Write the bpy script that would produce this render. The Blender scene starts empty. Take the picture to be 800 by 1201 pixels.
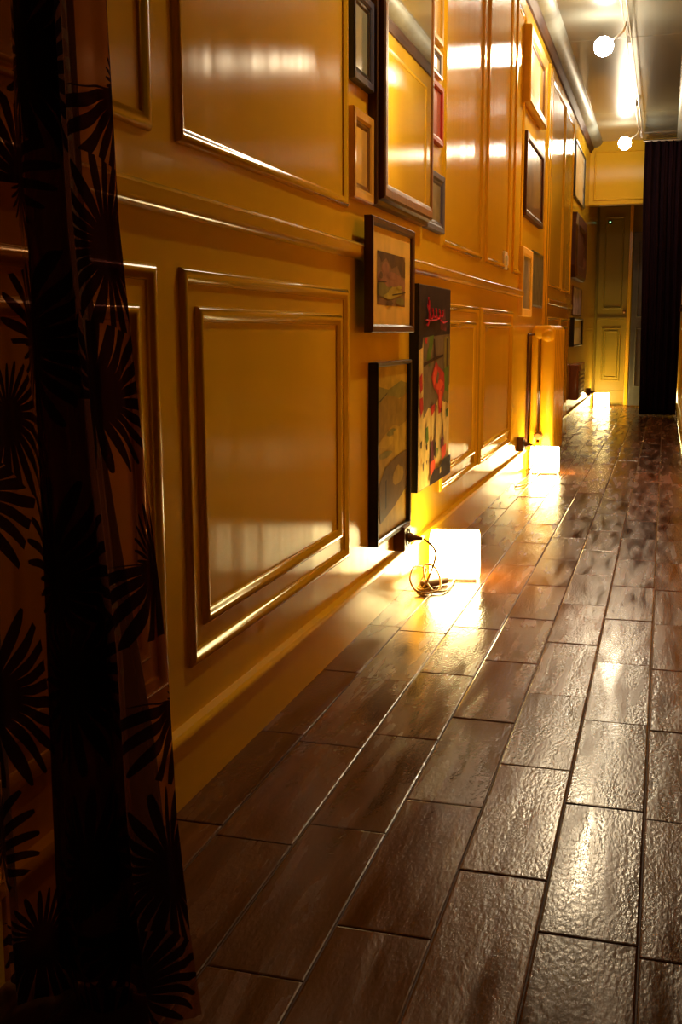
import bpy, bmesh, math, random
from mathutils import Vector, Matrix
from mathutils.geometry import tessellate_polygon
random.seed(7)
S = bpy.context.scene
COL = S.collection
R = math.radians

# ------------------------------------------------------------------ camera
HC = 0.75
cam_d = bpy.data.cameras.new('camera'); cam = bpy.data.objects.new('camera', cam_d); COL.objects.link(cam)
cam_d.sensor_fit = 'HORIZONTAL'; cam_d.sensor_width = 36.0
cam_d.lens = 1281.0 / 800.0 * 36.0
cam_d.clip_start = 0.02
_P, _Y, _R = 0.1621, 0.2862, 0.0033
cam.matrix_world = (Matrix.Translation((0, 0, HC)) @ Matrix.Rotation(_Y, 4, 'Z') @ Matrix.Rotation(math.pi/2 - _P, 4, 'X')
                    @ Matrix.Rotation(-_R, 4, 'Z'))
S.camera = cam

# ------------------------------------------------------------------ world, exposure
w = bpy.data.worlds.new('world'); S.world = w; w.use_nodes = True
w.node_tree.nodes['Background'].inputs[0].default_value = (0.02, 0.012, 0.008, 1)
w.node_tree.nodes['Background'].inputs[1].default_value = 0.3
vs = S.view_settings
vs.view_transform = 'Standard'; vs.look = 'None'; vs.gamma = 1.0; vs.exposure = 0.0; vs.use_curve_mapping = False

# light levels
BULB = 105.0            # emission of the spot bulbs
SPOT_W = {3.2: 48.0, 6.4: 56.0, 9.6: 37.0}
SPOT_C = (1.0, .79, .48)
LANTERN = 36.0          # emission of the lantern shades

# ------------------------------------------------------------------ materials
def nodes(name):
    m = bpy.data.materials.new(name); m.use_nodes = True
    nt = m.node_tree
    return m, nt, nt.nodes['Principled BSDF']
def N(nt, t, **k):
    n = nt.nodes.new(t)
    for a, b in k.items(): setattr(n, a, b)
    return n
def L(nt, a, b): nt.links.new(a, b)
def mth(nt, op, a, b=None, c=None):
    n = N(nt, 'ShaderNodeMath', operation=op)
    for i, v in enumerate((a, b, c)):
        if v is None: continue
        if isinstance(v, (int, float)): n.inputs[i].default_value = v
        else: L(nt, v, n.inputs[i])
    return n.outputs[0]
def noise(nt, scale3, detail=3.0, rough=.5, coord='Object', sc=1.0):
    tc = N(nt, 'ShaderNodeTexCoord'); mp = N(nt, 'ShaderNodeMapping')
    mp.inputs['Scale'].default_value = scale3
    L(nt, tc.outputs[coord], mp.inputs['Vector'])
    n = N(nt, 'ShaderNodeTexNoise'); n.inputs['Scale'].default_value = sc
    n.inputs['Detail'].default_value = detail; n.inputs['Roughness'].default_value = rough
    L(nt, mp.outputs[0], n.inputs['Vector'])
    return n.outputs['Fac']
def ramp(nt, fac, stops):
    r = N(nt, 'ShaderNodeValToRGB'); e = r.color_ramp.elements
    while len(e) < len(stops): e.new(.5)
    for i, (p, c) in enumerate(stops):
        e[i].position = p; e[i].color = (*c, 1)
    L(nt, fac, r.inputs[0]); return r.outputs[0]
def bump(nt, b, h, strength, dist):
    n = N(nt, 'ShaderNodeBump'); n.inputs['Strength'].default_value = strength; n.inputs['Distance'].default_value = dist
    L(nt, h, n.inputs['Height']); L(nt, n.outputs[0], b.inputs['Normal']); return n
def plain(name, c, rough=.5, metal=0.0, coat=0.0, var=.12, sc=12):
    m, nt, b = nodes(name)
    f = noise(nt, (sc, sc, sc), 4)
    lo = tuple(x*(1-var) for x in c); hi = tuple(min(1, x*(1+var)) for x in c)
    L(nt, ramp(nt, f, [(.3, lo), (.7, hi)]), b.inputs['Base Color'])
    b.inputs['Roughness'].default_value = rough; b.inputs['Metallic'].default_value = metal; b.inputs['Specular IOR Level'].default_value = .25
    b.inputs['Coat Weight'].default_value = coat; b.inputs['Coat Roughness'].default_value = .08
    return m
def wood(name, c1, c2, rough=.35, coat=.3, axis='z'):
    m, nt, b = nodes(name)
    s = (60, 60, 4) if axis == 'z' else (60, 4, 60)
    f = noise(nt, s, 4)
    L(nt, ramp(nt, f, [(.3, c1), (.7, c2)]), b.inputs['Base Color'])
    b.inputs['Roughness'].default_value = rough; b.inputs['Coat Weight'].default_value = coat; b.inputs['Specular IOR Level'].default_value = .22
    return m
def emit(name, c, s):
    m, nt, b = nodes(name)
    b.inputs['Base Color'].default_value = (*[min(1, x) for x in c], 1)
    b.inputs['Emission Color'].default_value = (*c, 1); b.inputs['Emission Strength'].default_value = s
    return m

def mk_paint(name, base, rough, gloss_r, waves, aniso=0.0, ior=1.4):
    """brushed gloss paint: a diffuse body under a clear film whose vertical brush marks spread reflections sideways"""
    m, nt, b = nodes(name)
    f = noise(nt, (1, 1.6, 1.2), 3)
    lo = tuple(x*.93 for x in base); hi = tuple(min(1, x*1.05) for x in base)
    L(nt, ramp(nt, f, [(.35, lo), (.65, hi)]), b.inputs['Base Color'])
    b.inputs['Roughness'].default_value = rough; b.inputs['Specular IOR Level'].default_value = 0.0
    g = N(nt, 'ShaderNodeBsdfAnisotropic'); g.distribution = 'BECKMANN'; g.inputs['Roughness'].default_value = gloss_r; g.inputs['Anisotropy'].default_value = aniso
    tz = N(nt, 'ShaderNodeCombineXYZ'); tz.inputs[2].default_value = 1.0; L(nt, tz.outputs[0], g.inputs['Tangent'])
    h = mth(nt, 'ADD', mth(nt, 'MULTIPLY', noise(nt, (7, 7, .5), 2), .004*waves), mth(nt, 'MULTIPLY', noise(nt, (45, 45, .8), 2), .00012*waves))
    n = bump(nt, b, h, 1.0, 1.0); L(nt, n.outputs[0], g.inputs['Normal'])
    fr = N(nt, 'ShaderNodeFresnel'); fr.inputs['IOR'].default_value = ior
    mx = N(nt, 'ShaderNodeMixShader'); L(nt, fr.outputs[0], mx.inputs[0]); L(nt, b.outputs[0], mx.inputs[1]); L(nt, g.outputs[0], mx.inputs[2])
    L(nt, mx.outputs[0], nt.nodes['Material Output'].inputs['Surface'])
    return m
M = {}
M['paint'] = mk_paint('ochre gloss paint', (.80, .455, .022), .5, .235, 1.2, .56, 1.40)
M['trimpaint'] = mk_paint('ochre gloss paint on mouldings', (.80, .44, .018), .5, .22, .1, 0, 1.42)
M['paintright'] = mk_paint('ochre satin paint', (.80, .455, .022), .6, .32, .8, .72, 1.30)
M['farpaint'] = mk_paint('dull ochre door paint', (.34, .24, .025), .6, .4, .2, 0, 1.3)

def mk_ceiling():
    m, nt, b = nodes('lacquered grey ceiling')
    f = noise(nt, (.7, .5, 1), 3)
    L(nt, ramp(nt, f, [(.3, (.20, .195, .14)), (.7, (.25, .245, .185))]), b.inputs['Base Color'])
    b.inputs['Roughness'].default_value = .3
    b.inputs['Coat Weight'].default_value = 1.0; b.inputs['Coat Roughness'].default_value = .08; b.inputs['Coat IOR'].default_value = 1.6
    h = noise(nt, (5, 1.2, 1), 2)
    n = bump(nt, b, mth(nt, 'MULTIPLY', h, .004), 1.0, 1.0)
    L(nt, n.outputs[0], b.inputs['Coat Normal'])
    return m
M['ceiling'] = mk_ceiling()
M['cove'] = plain('grey lacquered cove', (.25, .25, .19), .5)
M['cornice'] = wood('dark brown cornice', (.06, .022, .005), (.10, .04, .01), .7, 0, 'y')

def mk_floor():
    m, nt, b = nodes('brown wood-grain tile')
    at = N(nt, 'ShaderNodeAttribute', attribute_name='tile')
    sep = N(nt, 'ShaderNodeSeparateColor'); L(nt, at.outputs['Color'], sep.inputs[0])
    tc = N(nt, 'ShaderNodeTexCoord'); mp = N(nt, 'ShaderNodeMapping'); mp.inputs['Scale'].default_value = (26, 3.2, 1)
    add = N(nt, 'ShaderNodeVectorMath', operation='ADD')
    sc = N(nt, 'ShaderNodeVectorMath', operation='SCALE'); sc.inputs['Scale'].default_value = 9.0
    L(nt, at.outputs['Color'], sc.inputs[0]); L(nt, tc.outputs['Object'], add.inputs[0]); L(nt, sc.outputs[0], add.inputs[1])
    L(nt, add.outputs[0], mp.inputs['Vector'])
    g = N(nt, 'ShaderNodeTexNoise'); g.inputs['Scale'].default_value = 1.0; g.inputs['Detail'].default_value = 5; g.inputs['Distortion'].default_value = .35
    L(nt, mp.outputs[0], g.inputs['Vector'])
    c = ramp(nt, g.outputs['Fac'], [(.28, (.085, .026, .005)), (.5, (.135, .044, .010)), (.75, (.19, .070, .018))])
    mix = N(nt, 'ShaderNodeMix', data_type='RGBA', blend_type='MULTIPLY'); mix.inputs['Factor'].default_value = 1
    v = mth(nt, 'ADD', mth(nt, 'MULTIPLY', sep.outputs[0], .5), .72)
    cmb = N(nt, 'ShaderNodeCombineColor'); [L(nt, v, cmb.inputs[i]) for i in range(3)]
    L(nt, c, mix.inputs['A']); L(nt, cmb.outputs[0], mix.inputs['B'])
    L(nt, mix.outputs['Result'], b.inputs['Base Color'])
    mp2 = N(nt, 'ShaderNodeMapping'); mp2.inputs['Scale'].default_value = (190, 85, 1)
    L(nt, add.outputs[0], mp2.inputs['Vector'])
    p = N(nt, 'ShaderNodeTexNoise'); p.inputs['Scale'].default_value = 1.0; p.inputs['Detail'].default_value = 2
    L(nt, mp2.outputs[0], p.inputs['Vector'])
    rg = mth(nt, 'MAXIMUM', .10, mth(nt, 'MULTIPLY', mth(nt, 'SUBTRACT', g.outputs['Fac'], .04), .50))
    L(nt, rg, b.inputs['Roughness'])
    b.inputs['Specular IOR Level'].default_value = .34; b.inputs['Specular Tint'].default_value = (1, .80, .62, 1)
    mp3 = N(nt, 'ShaderNodeMapping'); mp3.inputs['Scale'].default_value = (16, 5, 1)
    L(nt, add.outputs[0], mp3.inputs['Vector'])
    q = N(nt, 'ShaderNodeTexNoise'); q.inputs['Scale'].default_value = 1.0; q.inputs['Detail'].default_value = 1
    L(nt, mp3.outputs[0], q.inputs['Vector'])
    h = mth(nt, 'ADD', mth(nt, 'MULTIPLY', g.outputs['Fac'], .0005), mth(nt, 'MULTIPLY', mth(nt, 'MULTIPLY', p.outputs['Fac'], g.outputs['Fac']), .0011))
    h = mth(nt, 'ADD', h, mth(nt, 'MULTIPLY', q.outputs['Fac'], .0010))
    bump(nt, b, h, 1.0, 1.0)
    return m
M['floor'] = mk_floor()
M['grout'] = plain('dark grout', (.075, .030, .011), .6)

M['brownframe'] = wood('dark reddish brown frame', (.045, .012, .006), (.085, .025, .012), .4, .12)
M['black'] = plain('black lacquer', (.008, .007, .007), .35, 0, .2)
M['navy'] = plain('dark navy frame paint', (.055, .055, .095), .45, 0, .1)
M['greyblue'] = plain('slate grey frame paint', (.12, .10, .11), .55)
M['red'] = plain('red frame paint', (.42, .025, .02), .4, 0, .3)
M['redprint'] = plain('dull red print', (.45, .10, .07), .5)
M['gold'] = plain('gilded wood', (.62, .36, .05), .35, .35, .3)
M['golddark'] = wood('dark gilded bevel', (.16, .06, .012), (.25, .10, .02), .4, .3)
M['orangewood'] = wood('orange pine frame', (.72, .36, .04), (.80, .43, .06), .35, .4)
M['mirrorframe'] = wood('chestnut mirror frame', (.17, .06, .010), (.30, .12, .018), .4, .12)
M['mirrordark'] = wood('dark edge of mirror frame', (.05, .02, .006), (.10, .035, .010), .4, .12)
M['mat'] = plain('cream passe-partout', (.82, .52, .10), .6, 0, .05)
M['matpale'] = plain('pale mount', (.72, .66, .52), .35, 0, .6)
M['greenprint'] = plain('grey green print', (.26, .27, .17), .4, 0, .5)
M['greyprint'] = plain('grey olive print', (.20, .19, .11), .4, 0, .4, .4, 14)
M['yellowprint'] = plain('yellow print', (.78, .45, .09), .3, 0, .8)
M['mat'].node_tree.nodes['Principled BSDF'].inputs['Specular IOR Level'].default_value = .05
M['brownprint'] = plain('brown glazed print', (.32, .17, .09), .3, 0, 1.0, .35, 8)
M['paleprint'] = plain('pale glazed print', (.6, .5, .33), .3, 0, 1.0, .3, 8)
M['glareframe'] = plain('off white frame for glare', (.75, .66, .48), .4, 0, .4)
M['purple'] = plain('lavender and dark print', (.36, .28, .36), .5, 0, .2, .8, 9)
M['white'] = plain('white plastic', (.8, .78, .7), .4)
M['brownbox'] = plain('reddish brown painted metal', (.30, .105, .035), .4, 0, .3)
M['brownplastic_shade'] = plain('brown plastic with socket shade', (.17, .075, .02), .45)
M['darkplastic'] = plain('dark plastic', (.03, .02, .015), .4)
M['clearcord'] = plain('translucent gold cord', (.50, .33, .10), .3)
M['brass'] = plain('aged brass', (.42, .22, .06), .35, .8)
M['steel'] = plain('brushed steel', (.45, .38, .30), .3, .9)
M['pipe'] = plain('dark maroon pipe', (.07, .018, .008), .4, 0, .2)
M['lantern'] = emit('glowing frosted shade', (1.0, .78, .33), LANTERN)
M['bulb_added'] = emit('dim bulb of the added spot', (1.0, .88, .66), 6.0)
M['bulb'] = emit('halogen bulb', (1.0, .93, .80), BULB)
M['led'] = emit('green indicator', (.45, 1.0, .45), 1.6)
M['greydoor'] = plain('grey painted leaf', (.12, .115, .085), .5)
m, nt, b = nodes('mirror glass'); b.inputs['Base Color'].default_value = (.86, .85, .78, 1); b.inputs['Metallic'].default_value = 1; b.inputs['Roughness'].default_value = .015
f = noise(nt, (3, 3, 3)); L(nt, mth(nt, 'ADD', mth(nt, 'MULTIPLY', f, .01), .01), b.inputs['Roughness']); M['mirror'] = m

# ------------------------------------------------------------------ mesh helpers
def obj(name, bm, mats, parent=None, smooth=False, loc=None):
    me = bpy.data.meshes.new(name); bmesh.ops.recalc_face_normals(bm, faces=bm.faces[:])
    bm.to_mesh(me); bm.free()
    if not isinstance(mats, (list, tuple)): mats = [mats]
    for x in mats: me.materials.append(x)
    if smooth:
        for p in me.polygons: p.use_smooth = True
        if hasattr(me, 'set_sharp_from_angle'): me.set_sharp_from_angle(angle=R(50))
    o = bpy.data.objects.new(name, me); COL.objects.link(o)
    if loc: o.location = loc
    if parent: o.parent = parent
    return o
def tag(o, label, cat, group=None):
    o['label'] = label; o['category'] = cat
    if group: o['group'] = group
    return o
def thing(name, label, cat, loc=(0, 0, 0), rotz=0, group=None):
    o = bpy.data.objects.new(name, None); COL.objects.link(o)
    o.location = loc; o.rotation_euler = (0, 0, rotz); o.empty_display_size = .1
    return tag(o, label, cat, group)
def struct(o): o['kind'] = 'structure'; return o
def box(bm, x0, x1, y0, y1, z0, z1, bev=0, mi=0, seg=2):
    vs_ = [bm.verts.new((x, y, z)) for x in (x0, x1) for y in (y0, y1) for z in (z0, z1)]
    fs = [bm.faces.new([vs_[i] for i in q]) for q in ((0, 1, 3, 2), (4, 6, 7, 5), (0, 4, 5, 1), (2, 3, 7, 6), (0, 2, 6, 4), (1, 5, 7, 3))]
    for f_ in fs: f_.material_index = mi
    if bev:
        es = list({e for f_ in fs for e in f_.edges})
        bmesh.ops.bevel(bm, geom=es, offset=bev, segments=seg, affect='EDGES', profile=.6)
    return fs
def rings(bm, rects, P, close_inner=False, mis=None):
    """stack of rectangles (u0,u1,v0,v1,n) mapped by P(u,v,n), bridged ring to ring"""
    prev = None
    for k, (u0, u1, v0, v1, n) in enumerate(rects):
        cur = [bm.verts.new(P(*q)) for q in ((u0, v0, n), (u1, v0, n), (u1, v1, n), (u0, v1, n))]
        if prev:
            for i in range(4):
                f_ = bm.faces.new((prev[i], prev[(i+1) % 4], cur[(i+1) % 4], cur[i]))
                if mis: f_.material_index = mis[k-1]
        prev = cur
    if close_inner: bm.faces.new(prev)
def moulding(bm, u0, u1, v0, v1, prof, P):
    rings(bm, [(u0+d, u1-d, v0+d, v1-d, n) for d, n in prof], P)
def tube(bm, pts, r, seg=8, mi=0, closed=False):
    pts = [Vector(p) for p in pts]; prev = None; n = len(pts); first = None
    up = Vector((0, 0, 1))
    for i, p in enumerate(pts):
        a = pts[max(i-1, 0)]; c = pts[min(i+1, n-1)]
        t = (c-a).normalized()
        s = t.cross(up)
        if s.length < .05: s = t.cross(Vector((1, 0, 0)))
        s.normalize(); q = s.cross(t)
        rr = r[i] if isinstance(r, (list, tuple)) else r
        ring = [bm.verts.new(p + (s*math.cos(2*math.pi*k/seg) + q*math.sin(2*math.pi*k/seg))*rr) for k in range(seg)]
        if prev:
            for k in range(seg): bm.faces.new((prev[k], prev[(k+1) % seg], ring[(k+1) % seg], ring[k])).material_index = mi
        else: first = ring
        prev = ring
    bm.faces.new(first).material_index = mi; bm.faces.new(prev[::-1]).material_index = mi
def spline(P, k=8):
    P = [Vector(p) for p in P]; out = []
    for i in range(len(P)-1):
        a = P[max(i-1, 0)]; b_ = P[i]; c = P[i+1]; d = P[min(i+2, len(P)-1)]
        for j in range(k):
            t = j/k
            out.append(.5*((2*b_) + (c-a)*t + (2*a-5*b_+4*c-d)*t*t + (3*b_-a-3*c+d)*t**3))
    out.append(P[-1]); return out
def lathe(bm, prof, c, axis='z', seg=20, mi=0):
    c = Vector(c); prev = None
    for r, h in prof:
        ring = []
        for k in range(seg):
            a = 2*math.pi*k/seg; x, y = r*math.cos(a), r*math.sin(a)
            v = {'z': (x, y, h), 'y': (x, h, y), 'x': (h, x, y)}[axis]
            ring.append(bm.verts.new(c+Vector(v)))
        if prev:
            for k in range(seg): bm.faces.new((prev[k], prev[(k+1) % seg], ring[(k+1) % seg], ring[k])).material_index = mi
        else: bm.faces.new(ring).material_index = mi
        prev = ring
    bm.faces.new(prev[::-1]).material_index = mi
B = bmesh.new

XW = -.722          # left wall surface
XR = .125           # right wall surface
ZC = 2.44           # ceiling
YF = 10.45          # beam over the doorway at the far end
YB = 11.9           # back wall with the door
PL = lambda u, v, n: (XW+n, u, v)        # left wall: u along corridor, v up, n out of the wall
PRr = lambda u, v, n: (XR-n, u, v)
PB = lambda u, v, n: (u, YB-n, v)

# ------------------------------------------------------------------ room shell
def build_floor():
    bm = B()
    box(bm, -1.4, 1.3, -1.3, 12.2, -.06, -.002, 0, 1)
    lay = bm.loops.layers.color.new('tile')
    TW, TL, G = .125, .40, .0014
    offs = {-1: .10, -2: .235, -3: .045, -4: .315, -5: .24, 0: .075}
    for i in range(-11, 10):
        x0 = i*TW; off = offs.get(i, random.random()*.4)
        y = -1.6 + off
        while y < 12.1:
            a, b2 = x0+G*.5, x0+TW-G*.5
            c, d = max(y+G*.5, -1.3), min(y+TL-G*.5, 12.1)
            if d > c and b2 < 1.3:
                rx, ry, dz = random.gauss(0, .0010), random.gauss(0, .0013), random.gauss(0, .0004)
                tone = (random.random(), random.random(), random.random(), 1)
                def zz(px, py): return dz + (px-(a+b2)/2)*rx*2 + (py-(c+d)/2)*ry
                e = .0030; nf = []
                outer = [(a, c), (b2, c), (b2, d), (a, d)]
                inner = [(a+e, c+e), (b2-e, c+e), (b2-e, d-e), (a+e, d-e)]
                vo = [bm.verts.new((p[0], p[1], -.0022)) for p in outer]
                v1 = [bm.verts.new((p[0]+(q[0]-p[0])*.3, p[1]+(q[1]-p[1])*.3, -.0006+zz(*p))) for p, q in zip(outer, inner)]
                vi = [bm.verts.new((p[0], p[1], zz(*p))) for p in inner]
                for k in range(4):
                    nf.append(bm.faces.new((vo[k], vo[(k+1) % 4], v1[(k+1) % 4], v1[k])))
                    nf.append(bm.faces.new((v1[k], v1[(k+1) % 4], vi[(k+1) % 4], vi[k])))
                nf.append(bm.faces.new(vi))
                for f_ in nf:
                    for l_ in f_.loops: l_[lay] = tone
            y += TL
    o = obj('floor', bm, [M['floor'], M['grout']])
    return struct(o)
build_floor()

# left wall with its panel mouldings
bm = B(); box(bm, XW-.12, XW, -1.3, 12.1, -.05, ZC+.02)
wl = struct(obj('wall_left', bm, M['paint']))
SINGLE = [(0, -.002), (.001, .004), (.006, .009), (.011, .010), (.016, .008), (.020, .004), (.024, .003), (.026, -.002)]
THIN = [(0, -.002), (.001, .007), (.006, .012), (.011, .012), (.016, .006), (.019, -.002)]
def panel_frame(y0, y1, z0, z1, double=False, prof=SINGLE, P=PL, parent=None, mat=None):
    bm = B(); moulding(bm, y0, y1, z0, z1, prof, P)
    if double:
        moulding(bm, y0+.058, y1-.058, z0+.058, z1-.058, prof, P)
    return obj('panel_moulding', bm, mat or M['trimpaint'], parent or wl, True)
for y0, y1 in ((.35, 1.485), (1.574, 2.50), (3.64, 4.42), (4.54, 5.21), (5.36, 5.67), (7.02, 7.86), (7.90, 8.62)):
    panel_frame(y0, y1, 1.035, 2.27)
for y0, y1 in ((.35, 1.485), (1.574, 2.50), (3.64, 4.38), (4.46, 5.40), (7.02, 7.80), (7.90, 8.55)):
    panel_frame(y0, y1, .212, .852, True)
# flat pilaster strips either side of the second picture column
bm = B()
for a in (6.78, 6.90): box(bm, XW-.002, XW+.014, a, a+.055, .14, 2.3, .005)
obj('panel_moulding', bm, M['trimpaint'], wl)

# baseboard with a projecting cap
def strip(name, prof, y0, y1, mat, P=PL):
    bm = B(); prev = None
    for y in (y0, y1):
        ring = [bm.verts.new(P(y, z, n)) for n, z in prof]
        if prev:
            for i in range(len(prof)-1): bm.faces.new((prev[i], prev[i+1], ring[i+1], ring[i]))
        bm.faces.new(ring if prev else ring[::-1]); prev = ring
    return struct(obj(name, bm, mat, None, True))
BASE = [(-.01, 0), (.011, 0), (.011, .108), (.020, .112), (.021, .120), (.016, .127), (-.01, .129)]
strip('baseboard_left', BASE, -1.3, 12.0, M['trimpaint'])
RAIL = [(-.01, .926), (.010, .926), (.017, .931), (.022, .938), (.020, .948), (.022, .955), (.016, .962), (-.01, .964)]
strip('trim_1', RAIL, -1.3, 5.69, M['trimpaint'])
strip('trim_2', RAIL, 6.96, 8.72, M['trimpaint'])
CORN = [(-.01, 2.345), (.012, 2.345), (.016, 2.36), (.028, 2.372), (.032, 2.388), (-.01, 2.39)]
strip('trim_3', CORN, -1.3, YF, M['cornice'])
COVE = [(-.01, 2.386), (.030, 2.388)] + [(.030+.075*math.sin(t)*1.0, 2.388+.055*(1-math.cos(t))) for t in [k*math.pi/2/7 for k in range(1, 8)]] + [(-.01, 2.448)]
strip('trim_4', COVE, -1.3, YF, M['cove'])

# right wall, plain panels, cornice
bm = B(); box(bm, XR, XR+.12, 2.2, 12.1, -.05, ZC+.02)
wr = struct(obj('wall_right', bm, M['paintright']))
for y0, y1 in ((2.5, 3.4), (3.5, 4.4), (4.5, 5.6), (5.75, 7.0), (7.15, 8.3), (8.5, 9.7)):
    panel_frame(y0, y1, 1.035, 2.27, P=PRr, parent=wr, mat=M['paintright'])
    panel_frame(y0, y1, .212, .852, True, P=PRr, parent=wr, mat=M['paintright'])
strip('baseboard_right', BASE, 2.2, 10.2, M['trimpaint'], PRr)
strip('trim_5', RAIL, 2.2, 10.2, M['trimpaint'], PRr)
strip('trim_6', CORN, 2.2, YF, M['cornice'], PRr)
strip('trim_7', COVE, 2.2, YF, M['cove'], PRr)

# ceiling in lacquered sheets with fine seams
bm = B(); ys = [-1.3, .9, 2.9, 4.9, 6.9, 9.15, 12.1]
for a, c in zip(ys, ys[1:]): box(bm, -1.4, 1.3, a+.002, c-.002, ZC, ZC+.05, .003)
box(bm, -1.4, 1.3, -1.3, 12.1, ZC+.01, ZC+.08)
struct(obj('ceiling', bm, M['ceiling']))

# far beam, back wall, recess behind the camera
bm = B(); box(bm, XW-.01, XR+.01, YF, YF+.14, 1.89, ZC+.01, .004)
moulding(bm, XW+.04, -.02, 1.925, 2.36, THIN, lambda u, v, n: (u, YF-n, v))
struct(obj('wall_far', bm, M['paintright']))
bm = B(); box(bm, XW-.1, XR+.1, YB, YB+.1, -.05, ZC+.02); struct(obj('wall_back', bm, M['farpaint']))
bm = B(); box(bm, XR, 1.3, 2.2, 2.3, -.05, ZC+.02); struct(obj('wall_recess', bm, M['paint']))
bm = B(); box(bm, 1.2, 1.3, -1.3, 2.25, -.05, ZC+.02); struct(obj('wall_side', bm, M['paint']))
bm = B(); box(bm, -.8, 1.3, -1.4, -1.3, -.05, ZC+.02); struct(obj('wall_behind', bm, M['paint']))

# door at the very end
d1 = bpy.data.objects.new('door_1', None); COL.objects.link(d1); d1.location = (0, YB, 0); struct(d1)
bm = B(); box(bm, -.70, -.40, -.045, -.002, .01, 2.02, .004)
PD = lambda u, v, n: (u, -.045-n, v)
moulding(bm, -.645, -.452, .25, .80, THIN, PD); moulding(bm, -.62, -.477, .28, .77, THIN, PD)
moulding(bm, -.645, -.452, .99, 1.92, THIN, PD)
box(bm, -.70, -.40, -.062, -.044, .875, .905, .004)
box(bm, -.70, -.40, -.058, -.044, .02, .15, .004)
obj('door_leaf', bm, M['farpaint'], d1)
bm = B(); box(bm, -.398, -.362, -.085, -.001, 0, 2.06, .004); box(bm, -.705, -.362, -.085, -.001, 2.025, 2.08, .004)
obj('door_casing', bm, M['trimpaint'], d1)
bm = B(); lathe(bm, [(.006, 0), (.006, .03), (.016, .035), (.019, .045), (.012, .055)], (-.425, -.045-.055, .96), 'y', 12)
obj('door_knob', bm, M['brass'], d1, True)
d2 = bpy.data.objects.new('door_2', None); COL.objects.link(d2); d2.location = (0, YB-.3, 0); struct(d2)
bm = B(); box(bm, -.345, .05, -.02, .02, .01, 1.74, .006)
PD2 = lambda u, v, n: (u, -.02-n, v)
moulding(bm, -.30, 0.0, .2, .8, THIN, PD2); moulding(bm, -.30, 0.0, .9, 1.65, THIN, PD2)
obj('door_leaf', bm, M['greydoor'], d2)

# ------------------------------------------------------------------ framed things on the wall
def art(name, parent, polys, mats, y0, y1, z0, z1, n):
    """flat printed sheet; polys = (material index, [(s,t)...]) with s along the wall, t down from the top"""
    bm = B()
    def P(s, t, k): return (XW+n+k*.0002, y0+(y1-y0)*s, z1-(z1-z0)*t)
    bm.faces.new([bm.verts.new(P(s, t, 0)) for s, t in ((0, 1), (1, 1), (1, 0), (0, 0))])
    for k, (mi, pts) in enumerate(polys):
        try:
            vv = [bm.verts.new(P(s, t, k+1)) for s, t in pts]
            for a_, b_, c_ in tessellate_polygon([[Vector((s, t, 0)) for s, t in pts]]):
                f_ = bm.faces.new((vv[a_], vv[b_], vv[c_])); f_.material_index = mi
        except ValueError: pass
    for f_ in bm.faces:
        f_.normal_update()
        if f_.normal.x < 0: f_.normal_flip()
    me = bpy.data.meshes.new(name); bm.to_mesh(me); bm.free()
    for x in mats: me.materials.append(x)
    o = bpy.data.objects.new(name, me); COL.objects.link(o); o.parent = parent
    return o
def picture(name, label, cat, y0, y1, z0, z1, depth, fw, fmat, inner, group=None, mat_w=0, mat_m=None, lip=None, n0=0):
    """frame + optional mount + print; all children in wall coordinates offset by the thing's origin"""
    yc = (y0+y1)/2
    t = thing(name, label, cat, (0, 0, 0), 0, group)
    bm = B()
    pr = [(0, -.001), (0, depth*.85), (fw*.12, depth), (fw*.75, depth*.94), (fw, depth*.75), (fw, depth*.45)]
    rings(bm, [(y0+d, y1-d, z0+d, z1-d, n) for d, n in pr], PL, False, None)
    box(bm, XW-.001, XW+.002, y0+.001, y1-.001, z0+.001, z1-.001)
    obj('frame', bm, fmat, t)
    n = depth*.5
    a = (y0+fw, y1-fw, z0+fw, z1-fw)
    if lip:
        bm = B(); rings(bm, [(a[0]+d, a[1]-d, a[2]+d, a[3]-d, q) for d, q in ((0, depth*.7), (.006, depth*.66), (.012, depth*.5))], PL); obj('inner_lip', bm, lip, t)
    if mat_w:
        bm = B(); rings(bm, [(a[0], a[1], a[2], a[3], n), (a[0]+mat_w, a[1]-mat_w, a[2]+mat_w, a[3]-mat_w, n), (a[0]+mat_w, a[1]-mat_w, a[2]+mat_w, a[3]-mat_w, n-.002)], PL)
        obj('mount', bm, mat_m, t)
        a = (a[0]+mat_w, a[1]-mat_w, a[2]+mat_w, a[3]-mat_w); n -= .002
    inner(t, a, n)
    # move the origin to the middle of the back
    t.location = (XW, yc, (z0+z1)/2)
    for c in t.children: c.location = (-XW, -yc, -(z0+z1)/2)
    t.location.x += n0
    return t
def flat(mat, name='print'):
    def f_(t, a, n):
        bm = B(); vs_ = [bm.verts.new(PL(u, v, n)) for u, v in ((a[0], a[2]), (a[1], a[2]), (a[1], a[3]), (a[0], a[3]))]; bm.faces.new(vs_)
        obj(name, bm, mat, t)
    return f_
def arted(polys, mats):
    return lambda t, a, n: art('print', t, polys, mats, *a, n)
def blob(cx, cy, rx, ry, k=10, j=.15, seed=0):
    rr = random.Random(seed); return [(cx+rx*(1+rr.uniform(-j, j))*math.cos(2*math.pi*i/k), cy+ry*(1+rr.uniform(-j, j))*math.sin(2*math.pi*i/k)) for i in range(k)]
def cm(name, c, rough=.6, coat=.0):
    m = plain(name, c, rough, 0, coat, .2, 25); m.node_tree.nodes['Principled BSDF'].inputs['Specular IOR Level'].default_value = .05
    return m
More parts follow.
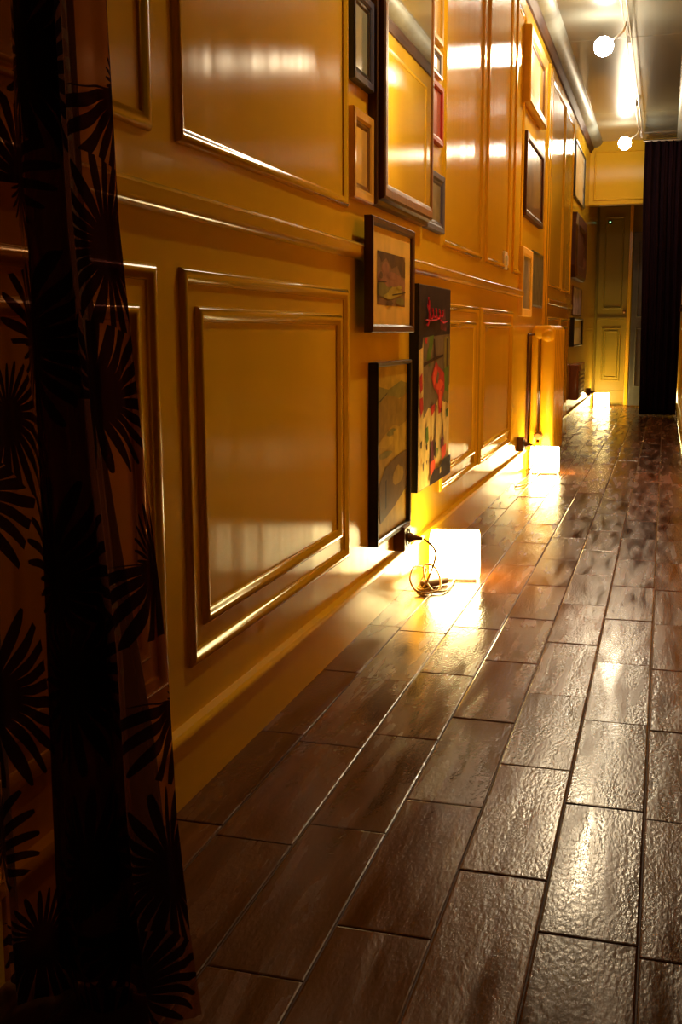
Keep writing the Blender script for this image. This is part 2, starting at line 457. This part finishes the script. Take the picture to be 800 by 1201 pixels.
A = {k: cm('ink '+k, c) for k, c in dict(dark=(.035, .02, .015), cream=(.66, .47, .14), taupe=(.17, .12, .06), red=(.42, .035, .02), brightred=(.65, .08, .03),
     green=(.10, .16, .02), olive=(.22, .17, .03), line=(.05, .025, .012), sky=(.44, .27, .025), hill=(.27, .155, .02), sand=(.38, .225, .025), brown=(.14, .075, .02),
     sketchbrown=(.26, .14, .05), sketchred=(.34, .15, .06), lime=(.42, .30, .03), plum=(.13, .03, .03)).items()}

# framed landscape sketch, brown frame
skm = [A['sketchbrown'], A['sketchred'], A['lime'], A['olive'], A['brown'], A['line']]
skp = [(1, [(0, .40), (.25, .32), (.5, .45), (.8, .38), (1, .5), (1, .68), (0, .62)]), (4, [(0, 0), (.9, 0), (1, .1), (1, .42), (.85, .4), (.7, .2), (.5, .28), (.3, .1), (.15, .2)]),
       (1, blob(.28, .3, .13, .12, seed=1)), (1, blob(.55, .42, .2, .07, seed=2)), (3, [(0, .6), (.2, .55), (.35, .66), (.5, .62), (.5, .9), (.2, .86), (0, .82)]),
       (2, blob(.65, .72, .24, .09, 12, .2, 3)), (2, blob(.42, .82, .22, .06, 10, .2, 4)), (5, [(0, .57), (.3, .55), (.3, .565), (0, .585)]), (5, [(.5, .78), (1, .70), (1, .72), (.5, .80)]),
       (3, blob(.8, .9, .15, .08, 10, .2, 5)), (4, blob(.4, .95, .12, .05, 9, .2, 6)), (5, [(.02, .5), (.04, .5), (.04, .95), (.02, .95)]), (4, blob(.1, .45, .06, .07, 8, .2, 8)), (2, blob(.75, .62, .1, .04, 8, .2, 9))]
def sketch(t, a, n):
    flat(M['mat'], 'mount')(t, a, n)
    w_, h_ = a[1]-a[0], a[3]-a[2]
    art('print', t, skp, skm, a[0]+w_*.14, a[1]-w_*.15, a[2]+h_*.205, a[3]-h_*.24, n+.0006)
picture('framed_picture', 'dark brown framed landscape sketch in a wide cream mount on the chair rail', 'picture', 2.58, 3.045, .752, 1.028, .020, .020, M['brownframe'], sketch, n0=.0235)

# large abstract poster on a deep black-sided panel
pom = [A['cream'], A['dark'], A['taupe'], A['red'], A['brightred'], A['green'], A['olive'], A['line'], A['plum']]
pop = [(1, [(0, 0), (1, 0), (1, .235), (.12, .25), (.10, .30), (0, .31)]), (2, [(.12, .25), (1, .235), (1, .50), (.85, .60), (.6, .57), (.45, .63), (.3, .60), (.14, .65)]),
       (8, [(.6, .12), (.8, .1), (.86, .22), (.66, .21)]), (5, [(.30, .245), (.44, .24), (.40, .30), (.34, .33), (.27, .34)]), (5, [(.26, .30), (.36, .34), (.30, .40), (.22, .36)]), (3, [(.16, .255), (.24, .25), (.22, .285), (.17, .275)]),
       (6, [(.78, .25), (.97, .245), (.96, .62), (.80, .58)]), (7, [(.86, .26), (.90, .26), (.90, .48), (.86, .47)]), (5, [(.78, .42), (.95, .40), (.93, .55), (.8, .53)]),
       (7, [(.13, .375), (.4, .355), (.75, .34), (.75, .352), (.4, .37), (.13, .392)]), (7, [(.42, .26), (.46, .26), (.5, .36), (.45, .36)]),
       (3, [(.50, .37), (.58, .40), (.78, .44), (.80, .52), (.72, .58), (.74, .64), (.60, .65), (.58, .55), (.42, .50), (.36, .45)]), (4, [(.50, .385), (.56, .43), (.46, .50), (.39, .46)]), (4, blob(.62, .50, .13, .025, 9, .2, 2)), (4, [(.6, .52), (.72, .54), (.66, .63), (.6, .6)]),
       (2, [(.55, .42), (.6, .44), (.56, .49), (.5, .48)]), (3, [(0, .44), (.07, .42), (.09, .5), (.02, .52)]), (3, [(0, .545), (.09, .54), (.11, .60), (.03, .64)]), (3, [(.34, .60), (.46, .59), (.46, .625), (.36, .65)]),
       (7, [(.50, .60), (.53, .60), (.47, .86), (.44, .86)]), (7, [(.66, .62), (.69, .62), (.78, .80), (.75, .80)]), (5, [(.18, .70), (.25, .69), (.27, .76), (.20, .79)]), (5, [(.83, .64), (.93, .63), (.9, .68), (.85, .68)]),
       (7, [(.02, .76), (.07, .75), (.06, .79), (.03, .79)]), (7, [(.18, .785), (.23, .78), (.23, .81), (.19, .81)]), (7, [(.08, .87), (.12, .86), (.12, .90), (.09, .91)]), (7, [(.19, .865), (.23, .86), (.22, .89)]),
       (8, [(.33, .78), (.40, .77), (.44, .88), (.34, .88)]), (7, [(.44, .80), (.50, .78), (.5, .86), (.45, .88)]), (4, [(.31, .885), (.47, .875), (.46, .93), (.33, .95)]), (8, [(.64, .79), (.74, .77), (.76, .84), (.66, .84)]),
       (4, [(.66, .835), (.84, .82), (.82, .885), (.70, .90)]), (1, [(.30, .965), (.42, .93), (.62, .93), (.75, .90), (1, .895), (1, 1), (.28, 1)]), (5, [(.5, .82), (.56, .83), (.52, .88)]), (0, [(.62, .94), (.66, .935), (.66, .96), (.62, .97)])]
def script_line():
    pts = []
    for i in range(90):
        u = i/89
        s = .18+.52*u+.03*math.sin(u*30)
        t_ = .135+.028*math.sin(u*30+1.1)*(1.1-.5*u)*(1 if u > .12 else 2.0)-.004*math.sin(u*17)
        pts.append((s, t_))
    return pts
def poster():
    y0, y1, z0, z1, d = 3.168, 3.660, .277, .893, .028
    t = thing('canvas_poster', 'tall abstract poster on canvas with black top band, red script and red shapes', 'poster')
    bm = B(); box(bm, XW-.001, XW+d, y0, y1, z0, z1, .002); obj('stretcher', bm, M['black'], t)
    art('print', t, pop, pom, y0+.003, y1-.003, z0+.003, z1-.003, d+.0006)
    bm = B()
    f_ = lambda s, q: (XW+d+.0065, y0+(y1-y0)*s, z1-(z1-z0)*q)
    tube(bm, [f_(*p) for p in script_line()], .0026, 6)
    tube(bm, [f_(*p) for p in ((.14, .168), (.3, .172), (.48, .165))], .0024, 6)
    tube(bm, [f_(*p) for p in ((.6, .165), (.7, .18), (.82, .172))], .0024, 6)
    tube(bm, [f_(*p) for p in ((.22, .06), (.2, .1), (.24, .13))], .0025, 6)
    o = obj('lettering', bm, cm('ink script red', (.5, .02, .03)), t, True); o['label'] = 'red handwritten script'
    t.location = (XW, (y0+y1)/2, (z0+z1)/2)
    for c in t.children: c.location = (-XW, -(y0+y1)/2, -(z0+z1)/2)
poster()

# low framed mountain landscape
lam = [A['sky'], A['hill'], A['sand'], A['brown'], A['line'], A['olive']]
lap = [(5, [(0, .1), (.4, .14), (.8, .1), (1, .12), (1, .2), (0, .22)]), (1, [(0, .24), (.15, .21), (.35, .17), (.55, .185), (.75, .21), (1, .18), (1, .46), (0, .47)]), (2, [(0, .47), (.3, .40), (.55, .36), (.75, .38), (1, .36), (1, .72), (0, .7)]),
       (0, blob(.35, .45, .22, .035, 12, .2, 3)), (5, blob(.5, .40, .16, .02, 10, .2, 4)), (0, [(.55, .4), (.7, .39), (.75, .62), (.62, .6)]), (5, blob(.3, .52, .2, .02, 10, .2, 6)), (3, [(.12, .68), (.3, .60), (.6, .56), (1, .54), (1, .78), (.6, .86), (.15, .92)]), (4, [(.3, .68), (.34, .67), (.34, .84), (.3, .85)]),
       (1, blob(.7, .68, .2, .06, 12, .2, 8)), (4, [(.0, .215), (.15, .19), (.35, .155), (.35, .16), (.15, .197), (0, .222)])]
picture('framed_picture', 'narrow black framed mountain landscape hung low just above the nearest lantern', 'picture', 2.705, 3.095, .199, .676, .026, .012, M['black'], arted(lap, lam))
picture('framed_picture', 'slate blue frame with grey green print beside the top of the mirror', 'picture', 2.515, 2.692, 1.325, 1.53, .018, .022, M['navy'], flat(M['greenprint']), lip=M['black'])
picture('framed_picture', 'small orange pine frame with yellow print under the slate blue frame', 'picture', 2.515, 2.692, 1.062, 1.265, .018, .026, M['orangewood'], flat(M['yellowprint']), lip=M['golddark'])

# big wall mirror
def mirror():
    y0, y1, z0, z1, d = 2.70, 3.305, 1.066, 1.93, .040
    t = thing('wall_mirror', 'large chestnut framed wall mirror reflecting the opposite wall and ceiling', 'mirror')
    bm = B()
    pr = [(0, -.001), (0, d*.55), (.004, d*.6), (.012, d*.6), (.016, d*.9), (.022, d), (.040, d), (.048, d*.97), (.052, d*.93), (.053, d*.86)]
    rings(bm, [(y0+q*1.0, y1-q*.35, z0+q, z1-q, n) for q, n in pr], PL, False, [1, 1, 1, 1, 1, 0, 0, 0, 0])
    box(bm, XW-.001, XW+.004, y0+.001, y1-.001, z0+.001, z1-.001)
    obj('frame', bm, [M['mirrorframe'], M['mirrordark']], t)
    flat(M['mirror'], 'mirror_glass')(t, (y0+.05, y1-.016, z0+.05, z1-.05), d*.90)
    t.location = (XW, (y0+y1)/2, (z0+z1)/2)
    for c in t.children: c.location = (-XW, -(y0+y1)/2, -(z0+z1)/2)
mirror()
G1 = None
picture('framed_picture', 'gilded picture high behind the right edge of the mirror', 'picture', 3.33, 3.56, 1.632, 1.86, .016, .022, M['gold'], flat(M['yellowprint']))
picture('framed_picture', 'small framed print, coloured pale for glare, directly above the red frame', 'picture', 3.33, 3.56, 1.535, 1.612, .014, .010, M['glareframe'], flat(M['matpale']), lip=M['greyblue'])  # off white frame and mount stand in for glare here
picture('framed_picture', 'red framed picture behind the right edge of the mirror', 'picture', 3.33, 3.575, 1.335, 1.515, .016, .020, M['red'], flat(M['redprint']))
picture('framed_picture', 'slate grey frame peeking out below the red frame beside the mirror', 'picture', 3.33, 3.60, 1.066, 1.245, .018, .022, M['greyblue'], flat(M['greyprint']), lip=M['navy'])

# second picture column
picture('framed_picture', 'large gilded frame high on the wall near the ceiling', 'picture', 5.62, 6.40, 1.865, 2.225, .040, .055, M['gold'], flat(M['yellowprint']), lip=M['golddark'])
picture('framed_picture', 'brown framed glossy print under the large gilded frame', 'picture', 5.70, 6.50, 1.335, 1.745, .022, .035, M['brownframe'], flat(M['brownprint']))
picture('framed_picture', 'pale cream framed print above the radiator', 'picture', 5.64, 6.06, .835, 1.18, .020, .040, M['mat'], flat(M['paleprint']))
picture('framed_picture', 'unframed looking grey olive picture right of the pale cream frame', 'picture', 6.14, 6.66, .893, 1.195, .012, .010, M['greyprint'], flat(M['greyprint']))
# third picture column
picture('framed_picture', 'tall thin dark framed pale print nearest the ceiling at the far end', 'picture', 8.72, 9.70, 1.775, 2.19, .018, .016, M['black'], flat(M['paleprint']))
def plaque():
    y0, y1, z0, z1, d = 8.66, 9.72, 1.17, 1.66, .050
    t = thing('wall_plaque', 'chunky dark brown plaque with cut corners below the far pale print', 'wall plaque')
    bm = B(); c = .09
    def ring(i, n):
        a, b2, e, f_ = y0+i, y1-i, z0+i, z1-i
        return [bm.verts.new(PL(u, v, n)) for u, v in ((a+c, e), (b2-c, e), (b2, e+c), (b2, f_-c), (b2-c, f_), (a+c, f_), (a, f_-c), (a, e+c))]
    rs = [ring(*q) for q in ((0, -.001), (0, d*.7), (.02, d), (.09, d), (.11, d*.6))]
    for p, q in zip(rs, rs[1:]):
        for k in range(8): bm.faces.new((p[k], p[(k+1) % 8], q[(k+1) % 8], q[k]))
    obj('frame', bm, M['brownframe'], t)
    bm = B(); bm.faces.new(ring(.105, d*.62) if False else [bm.verts.new(PL(u, v, d*.62)) for u, v in ((y0+.105+c, z0+.105), (y1-.105-c, z0+.105), (y1-.105, z0+.105+c), (y1-.105, z1-.105-c), (y1-.105-c, z1-.105), (y0+.105+c, z1-.105), (y0+.105, z1-.105-c), (y0+.105, z0+.105+c))])
    obj('centre_panel', bm, M['pipe'], t)
    t.location = (XW, (y0+y1)/2, (z0+z1)/2)
    for ch in t.children: ch.location = (-XW, -(y0+y1)/2, -(z0+z1)/2)
plaque()
picture('framed_picture', 'lavender and dark print hung below the dark plaque', 'picture', 8.90, 9.80, .885, 1.115, .012, .010, M['brownframe'], flat(M['purple']))
picture('framed_picture', 'cream print in a deep black frame hung lowest at the far end', 'picture', 8.80, 9.75, .64, .865, .034, .014, M['black'], flat(M['matpale']))

# wall switch
t = thing('light_switch', 'small pale light switch on the wall above the chair rail', 'light switch', (XW, 5.10, 1.075))
bm = B(); box(bm, -.001, .010, -.045, .045, -.04, .04, .003); obj('switch_plate', bm, M['white'], t)
bm = B(); box(bm, .009, .018, -.015, .015, -.022, .022, .003); obj('rocker', bm, M['white'], t)

# ------------------------------------------------------------------ radiator
def radiator():
    Y0, n, pitch = 6.13, 8, .078
    t = thing('radiator', 'ochre painted column radiator standing behind the second lantern', 'radiator', (XW+.09, Y0, 0))
    for i in range(n):
        bm = B(); y = i*pitch
        for x, wd in ((-.055, .036), (.015, .062)):
            pass
        box(bm, -.072, -.036, y-.026, y+.026, .10, .765, .014, 0, 3)
        box(bm, -.020, .056, y-.030, y+.030, .07, .78, .020, 0, 3)
        box(bm, -.068, .045, y-.028, y+.028, .715, .79, .022, 0, 3)
        box(bm, -.068, .045, y-.028, y+.028, .09, .15, .018, 0, 3)
        if i in (0, n-1): box(bm, -.015, .045, y-.026, y+.026, .0, .10, .010)
        obj('section', bm, M['trimpaint'], t, True)
    bm = B(); lathe(bm, [(.034, .02), (.034, .004), (.027, -.004), (.012, -.008)], (.018, -.030-.006, .735), 'y', 20)
    obj('end_plug', bm, M['trimpaint'], t, True)
    bm = B(); lathe(bm, [(.014, 0), (.014, .03), (.022, .032), (.022, .06), (.015, .065)], (-.02, -.030-.063, .19), 'y', 14); box(bm, -.045, .005, -.085, -.045, .18, .20, .004)
    obj('valve', bm, M['brownplastic_shade'], t, True)
    bm = B(); tube(bm, spline([(-.082, -.10, .002), (-.082, -.10, .3), (-.082, -.10, .70), (-.080, -.085, .735), (-.065, -.04, .74), (-.05, .0, .74)], 6), .006, 10)
    obj('supply_pipe', bm, M['pipe'], t, True)
radiator()

# brown wall box near the far end
t = thing('wall_heater', 'small reddish brown box fixed low on the wall before the doorway', 'wall box', (XW, 9.25, .36))
bm = B(); box(bm, -.001, .070, -.36, .36, -.14, .14, .012, 0, 3); obj('casing', bm, M['brownbox'], t, True)
bm = B()
for k in range(6): box(bm, .068, .073, -.30, .30, -.10+k*.035, -.085+k*.035, .001)
obj('grille', bm, M['brownplastic_shade'], t)

# ------------------------------------------------------------------ lanterns on the floor
def socket(y, z, label, grp=None):
    t = thing('wall_socket', label, 'socket', (XW, y, z))
    bm = B(); box(bm, -.001, .034, -.040, .040, -.036, .036, .006); obj('housing', bm, M['brownplastic_shade'], t)  # brown carries the shade on the side turned from the lantern
    bm = B(); lathe(bm, [(.026, 0), (.026, .003), (.021, .004), (.020, .001)], (.034, 0, 0), 'x', 18); obj('outlet_ring', bm, M['darkplastic'], t)
    return t
def lantern(x, y, rot, label, sock, coil=True, detail=True):
    t = thing('floor_lantern', label, 'lamp', (x, y, 0), rot)
    rinv = Matrix.Rotation(-rot, 4, 'Z')
    bm = B(); box(bm, -.077, .077, -.070, .070, .010, .138, .012, 0, 4); obj('shade', bm, M['lantern'], t, True)
    bm = B(); box(bm, -.068, .068, -.062, .062, 0, .011, .003); obj('base', bm, M['white'], t)
    sx, sy, sz = sock
    W2 = lambda p: rinv @ Vector((p[0]-x, p[1]-y, p[2]))
    # plug in the socket
    bm = B(); tube(bm, [W2(p) for p in ((XW+.034, sy, sz), (XW+.046, sy, sz), (XW+.050, sy, sz), (XW+.074, sy+.010, sz-.004))], [.014, .014, .009, .005], 12); obj('plug', bm, M['brownplastic_shade'], t, True)
    if coil:
        path = [(XW+.078, sy+.012, sz-.004), (XW+.11, sy+.03, sz-.05), (XW+.075, sy+.05, .02), (XW+.05, sy+.09, .012), (-.665, 3.17, .045), (-.690, 3.12, .062), (-.692, 3.07, .035), (-.665, 3.035, .010), (-.628, 3.035, .006), (-.605, 3.07, .010), (-.612, 3.12, .030), (-.640, 3.16, .058), (-.667, 3.15, .062), (-.655, 3.10, .035), (-.632, 3.07, .014), (-.615, 3.055, .008), (-.59, 3.075, .005), (-.585, 3.15, .005), (-.59, 3.235, .008)]
        path2 = [(-.640, 3.16, .006), (-.66, 3.13, .006), (-.675, 3.09, .006), (-.65, 3.05, .010), (-.63, 3.06, .014)]
    else:
        path = [(XW+.078, sy+.012, sz-.004), (XW+.10, sy+.0, sz-.05), (XW+.06, sy-.05, .02), (XW+.045, sy-.18, .006), (XW+.035, sy-.33, .006), (XW+.05, sy-.42, .006), (XW+.085, sy-.30, .006), (XW+.10, y-.10, .006), (x-.03, y-.065, .008)]
        path2 = None
    bm = B(); tube(bm, [W2(p) for p in spline(path, 8)], .0032, 8)
    if path2: tube(bm, [W2(p) for p in spline(path2, 8)], .0032, 8)
    obj('cord', bm, M['clearcord'], t, True)
    if coil:
        bm = B(); a, c = W2((-.665, 3.10, .012)), W2((-.603, 3.19, .012))
        d_ = (c-a); tube(bm, [a, a+d_*.04, a+d_*.5, a+d_*.96, c], [.004, .011, .012, .010, .004], 12)
        obj('inline_switch', bm, M['brownplastic_shade'], t, True)
    return t
socket(3.02, .170, 'wall socket coloured brown for shade, just under the low mountain landscape')
lantern(-.602, 3.30, R(10), 'glowing square lantern nearest the camera, cord coiled beside it', (XW, 3.02, .170))
socket(5.74, .175, 'wall socket coloured brown for shade, between the radiator and the lower wall panel')
lantern(-.602, 5.96, R(6), 'glowing square lantern in front of the radiator', (XW, 5.74, .175), False)
socket(11.05, .175, 'dark wall socket beyond the doorway beside the far lantern')
lantern(-.602, 11.5, R(3), 'glowing square lantern farthest away in front of the end door', (XW, 11.05, .175), False)

# indicator light above the far door
t = thing('indicator_light', 'tiny green light glowing on the upper panel of the end door', 'light', (-.597, YB-.045, 1.866))
bm = B(); lathe(bm, [(.022, -.012), (.022, 0)], (0, 0, 0), 'y', 16); obj('bezel', bm, M['darkplastic'], t)
bm = B(); lathe(bm, [(.008, -.016), (.010, -.008)], (0, 0, 0), 'y', 14); obj('lens', bm, M['led'], t)

# ------------------------------------------------------------------ ceiling track and spots
t = thing('ceiling_track', 'thin steel lighting track along the middle of the ceiling', 'track', (-.275, 6.0, ZC))
bm = B()
for dx in (-.016, .010): box(bm, dx, dx+.006, -3.4, 4.25, -.042, -.034, .001)
obj('rail', bm, M['steel'], t)
for yy in (-3.2, -1.2, .9, 2.75, 4.15):
    bm = B(); box(bm, -.012, .012, yy-.02, yy+.02, -.036, .0, .003); obj('bracket', bm, M['steel'], t)
def spot(y, label, aim, z=2.28, xs=-.39, power=30, cone=165, bulb='bulb'):
    t = thing('ceiling_spot', label, 'spotlight', (xs, y, z), 0, 'spots on the ceiling track')
    bm = B(); tube(bm, spline([(-.275-xs, 0, ZC-.042-z), ((-.275-xs)*.85, 0, .07), ((-.275-xs)*.4, .01, .035), (.0, .035, .01)], 6), .006, 10); obj('arm', bm, M['steel'], t, True)
    d = Vector(aim).normalized()
    bm = B()
    # reflector cup opening along d
    q = d.to_track_quat('Z', 'Y').to_matrix().to_4x4()
    lathe(bm, [(.012, -.070), (.018, -.065), (.024, -.045), (.044, -.012), (.043, -.012), (.022, -.044)], (0, 0, 0), 'z', 24)
    bmesh.ops.transform(bm, matrix=q, verts=bm.verts)
    obj('reflector', bm, M['steel'], t, True)
    bm = B(); bmesh.ops.create_uvsphere(bm, u_segments=24, v_segments=14, radius=.052); obj('bulb', bm, M[bulb], t, True)
    ld = bpy.data.lights.new('spot_beam', 'SPOT'); ld.energy = power; ld.color = SPOT_C; ld.spot_size = R(cone); ld.spot_blend = 1.0; ld.shadow_soft_size = .03
    lo = bpy.data.objects.new('spot_beam', ld); COL.objects.link(lo); lo.parent = t
    lo.location = d*.09; lo.rotation_euler = (-d).to_track_quat('Z', 'Y').to_euler()
    return t
spot(6.4, 'bright ceiling spot nearer the camera, left of the track', (.10, -1, -.35), power=SPOT_W[6.4])
spot(9.6, 'bright ceiling spot farther away in front of the beam', (.10, -1, -.35), power=SPOT_W[9.6])
ob = spot(3.2, 'unseen ceiling spot added to brighten the near wall, above the mirror column', (-.75, -.2, -.55), xs=-.06, power=SPOT_W[3.2], cone=150, bulb='bulb_added')  # added out of view to lift the near wall

# ------------------------------------------------------------------ curtains
def interp(tab, z):
    for (a, va), (b2, vb) in zip(tab, tab[1:]):
        if z <= b2: return va+(vb-va)*max(0, (z-a)/(b2-a))
    return tab[-1][1]
def mk_sheer():
    m, nt, b = nodes('sheer russet cloth with dark palm leaves')
    uv = N(nt, 'ShaderNodeUVMap'); uv.uv_map = 'cloth'
    vor = N(nt, 'ShaderNodeTexVoronoi'); vor.voronoi_dimensions = '2D'; vor.inputs['Scale'].default_value = 6.2; vor.inputs['Randomness'].default_value = .75
    L(nt, uv.outputs[0], vor.inputs['Vector'])
    sub = N(nt, 'ShaderNodeVectorMath', operation='SUBTRACT'); L(nt, uv.outputs[0], sub.inputs[0]); L(nt, vor.outputs['Position'], sub.inputs[1])
    sp = N(nt, 'ShaderNodeSeparateXYZ'); L(nt, sub.outputs[0], sp.inputs[0])
    sc = N(nt, 'ShaderNodeSeparateColor'); L(nt, vor.outputs['Color'], sc.inputs[0])
    r = mth(nt, 'SQRT', mth(nt, 'ADD', mth(nt, 'MULTIPLY', sp.outputs[0], sp.outputs[0]), mth(nt, 'MULTIPLY', sp.outputs[1], sp.outputs[1])))
    ang = mth(nt, 'ADD', mth(nt, 'ARCTAN2', sp.outputs[1], sp.outputs[0]), mth(nt, 'MULTIPLY', sc.outputs[0], 6.283))
    spike = mth(nt, 'ABSOLUTE', mth(nt, 'SINE', mth(nt, 'MULTIPLY', ang, 12.0)))
    fan = mth(nt, 'ADD', .072, mth(nt, 'MULTIPLY', mth(nt, 'SINE', mth(nt, 'MULTIPLY', ang, .5)), .045))
    rel = mth(nt, 'DIVIDE', r, fan)
    leaf = mth(nt, 'MULTIPLY', mth(nt, 'LESS_THAN', rel, 1.0), mth(nt, 'GREATER_THAN', mth(nt, 'ADD', spike, .42), mth(nt, 'MULTIPLY', rel, 1.4)))
    out = nt.nodes['Material Output']
    tr = N(nt, 'ShaderNodeBsdfTransparent'); tl = N(nt, 'ShaderNodeBsdfTranslucent')
    cmix = N(nt, 'ShaderNodeMix', data_type='RGBA'); cmix.inputs['A'].default_value = (.30, .085, .035, 1); cmix.inputs['B'].default_value = (.012, .004, .006, 1); L(nt, leaf, cmix.inputs['Factor'])
    tmix = N(nt, 'ShaderNodeMix', data_type='RGBA'); tmix.inputs['A'].default_value = (.55, .30, .15, 1); tmix.inputs['B'].default_value = (.20, .06, .05, 1); L(nt, leaf, tmix.inputs['Factor'])
    L(nt, cmix.outputs['Result'], b.inputs['Base Color']); L(nt, cmix.outputs['Result'], tl.inputs['Color']); L(nt, tmix.outputs['Result'], tr.inputs['Color'])
    b.inputs['Roughness'].default_value = .7
    m1 = N(nt, 'ShaderNodeMixShader'); m1.inputs[0].default_value = .35; L(nt, b.outputs[0], m1.inputs[1]); L(nt, tl.outputs[0], m1.inputs[2])
    m2 = N(nt, 'ShaderNodeMixShader'); L(nt, mth(nt, 'SUBTRACT', .62, mth(nt, 'MULTIPLY', leaf, .48)), m2.inputs[0])
    L(nt, m1.outputs[0], m2.inputs[1]); L(nt, tr.outputs[0], m2.inputs[2]); L(nt, m2.outputs[0], out.inputs['Surface'])
    return m
M['sheer'] = mk_sheer()
M['darkcloth'] = plain('near black wine cloth', (.012, .005, .006), .85)
M['velvet'] = plain('dark plum velvet', (.012, .003, .005), .95)
M['velvet'].node_tree.nodes['Principled BSDF'].inputs['Specular IOR Level'].default_value = .1
def cloth(name, parent, mat, fx0, fx1, fy, z0, z1, nu, nv, folds, amp, width, seed=0, ph=0, thick=0):
    rr = random.Random(seed); k = [rr.uniform(.7, 1.3) for _ in range(6)]
    bm = B(); uvl = bm.loops.layers.uv.new('cloth'); grid = []; uvs = {}
    for j in range(nv+1):
        z = z0+(z1-z0)*j/nv; row = []
        a, b2 = fx0(z), fx1(z)
        for i in range(nu+1):
            u = i/nu
            p = 2*math.pi*folds*u+ph+.5*math.sin(2.1*z*k[0]+u*5*k[1])
            x = a+(b2-a)*(u+.35/folds/6.28*math.sin(2*p+1.0))
            y = fy+amp*(math.sin(p)*(.8+.2*math.sin(3*z*k[2]+u*9))+.25*math.sin(2.3*p*k[3]+z))
            v = bm.verts.new((x, y, z)); uvs[v] = (u*width, z); row.append(v)
        grid.append(row)
    for j in range(nv):
        for i in range(nu):
            f_ = bm.faces.new((grid[j][i], grid[j][i+1], grid[j+1][i+1], grid[j+1][i])); f_.smooth = True
            for l_ in f_.loops: l_[uvl].uv = uvs[l_.vert]
    me = bpy.data.meshes.new(name); bm.to_mesh(me); bm.free(); me.materials.append(mat)
    o = bpy.data.objects.new(name, me); COL.objects.link(o); o.parent = parent
    if thick: sm = o.modifiers.new('thickness', 'SOLIDIFY'); sm.thickness = thick
    return o
CY = 1.0
edge = [(0, -.458), (.10, -.470), (.24, -.482), (.43, -.488), (.60, -.505), (.86, -.525), (1.07, -.529), (2.42, -.545)]
t = thing('curtain', 'near sheer russet curtain printed with dark palm leaves in the left foreground', 'curtain', (-.6, CY, 0))
o = cloth('sheer_panel', t, M['sheer'], lambda z: -.712, lambda z: interp(edge, z), CY, .004, 2.40, 110, 120, 3.3, .020, .42, 3, .4)
o.location = (.6, -CY, 0)
lb = [(0, -.66), (.5, -.655), (1.0, -.655), (2.4, -.655)]; rb = [(0, -.50), (.3, -.525), (.6, -.572), (.9, -.590), (1.1, -.592), (2.4, -.592)]
o = cloth('dark_lining', t, M['darkcloth'], lambda z: interp(lb, z), lambda z: interp(rb, z), CY+.045, .004, 2.40, 60, 60, 2.2, .012, .2, 5, 1.2, .002)
o.location = (.6, -CY, 0); o['label'] = 'opaque dark lining gathered behind the sheer cloth'
bm = B(); tube(bm, [(-.12, 0, 2.405), (.25, 0, 2.405)], .010, 12); obj('rod', bm, M['steel'], t, True)

FYC = 10.33
t = thing('curtain', 'dark plum floor length curtain hanging at the far right end', 'curtain', (-.06, FYC, 0))
e0 = [(0, -.205), (1.0, -.225), (1.9, -.245), (2.40, -.245)]
o = cloth('drape', t, M['velvet'], lambda z: interp(e0, z), lambda z: .112, FYC, .012, 2.40, 90, 40, 5.5, .030, .8, 9, 0, .003)
o.location = (.06, -FYC, 0)
bm = B(); tube(bm, [(-.20, 0, 2.405), (.18, 0, 2.405)], .012, 12); obj('rod', bm, M['steel'], t, True)
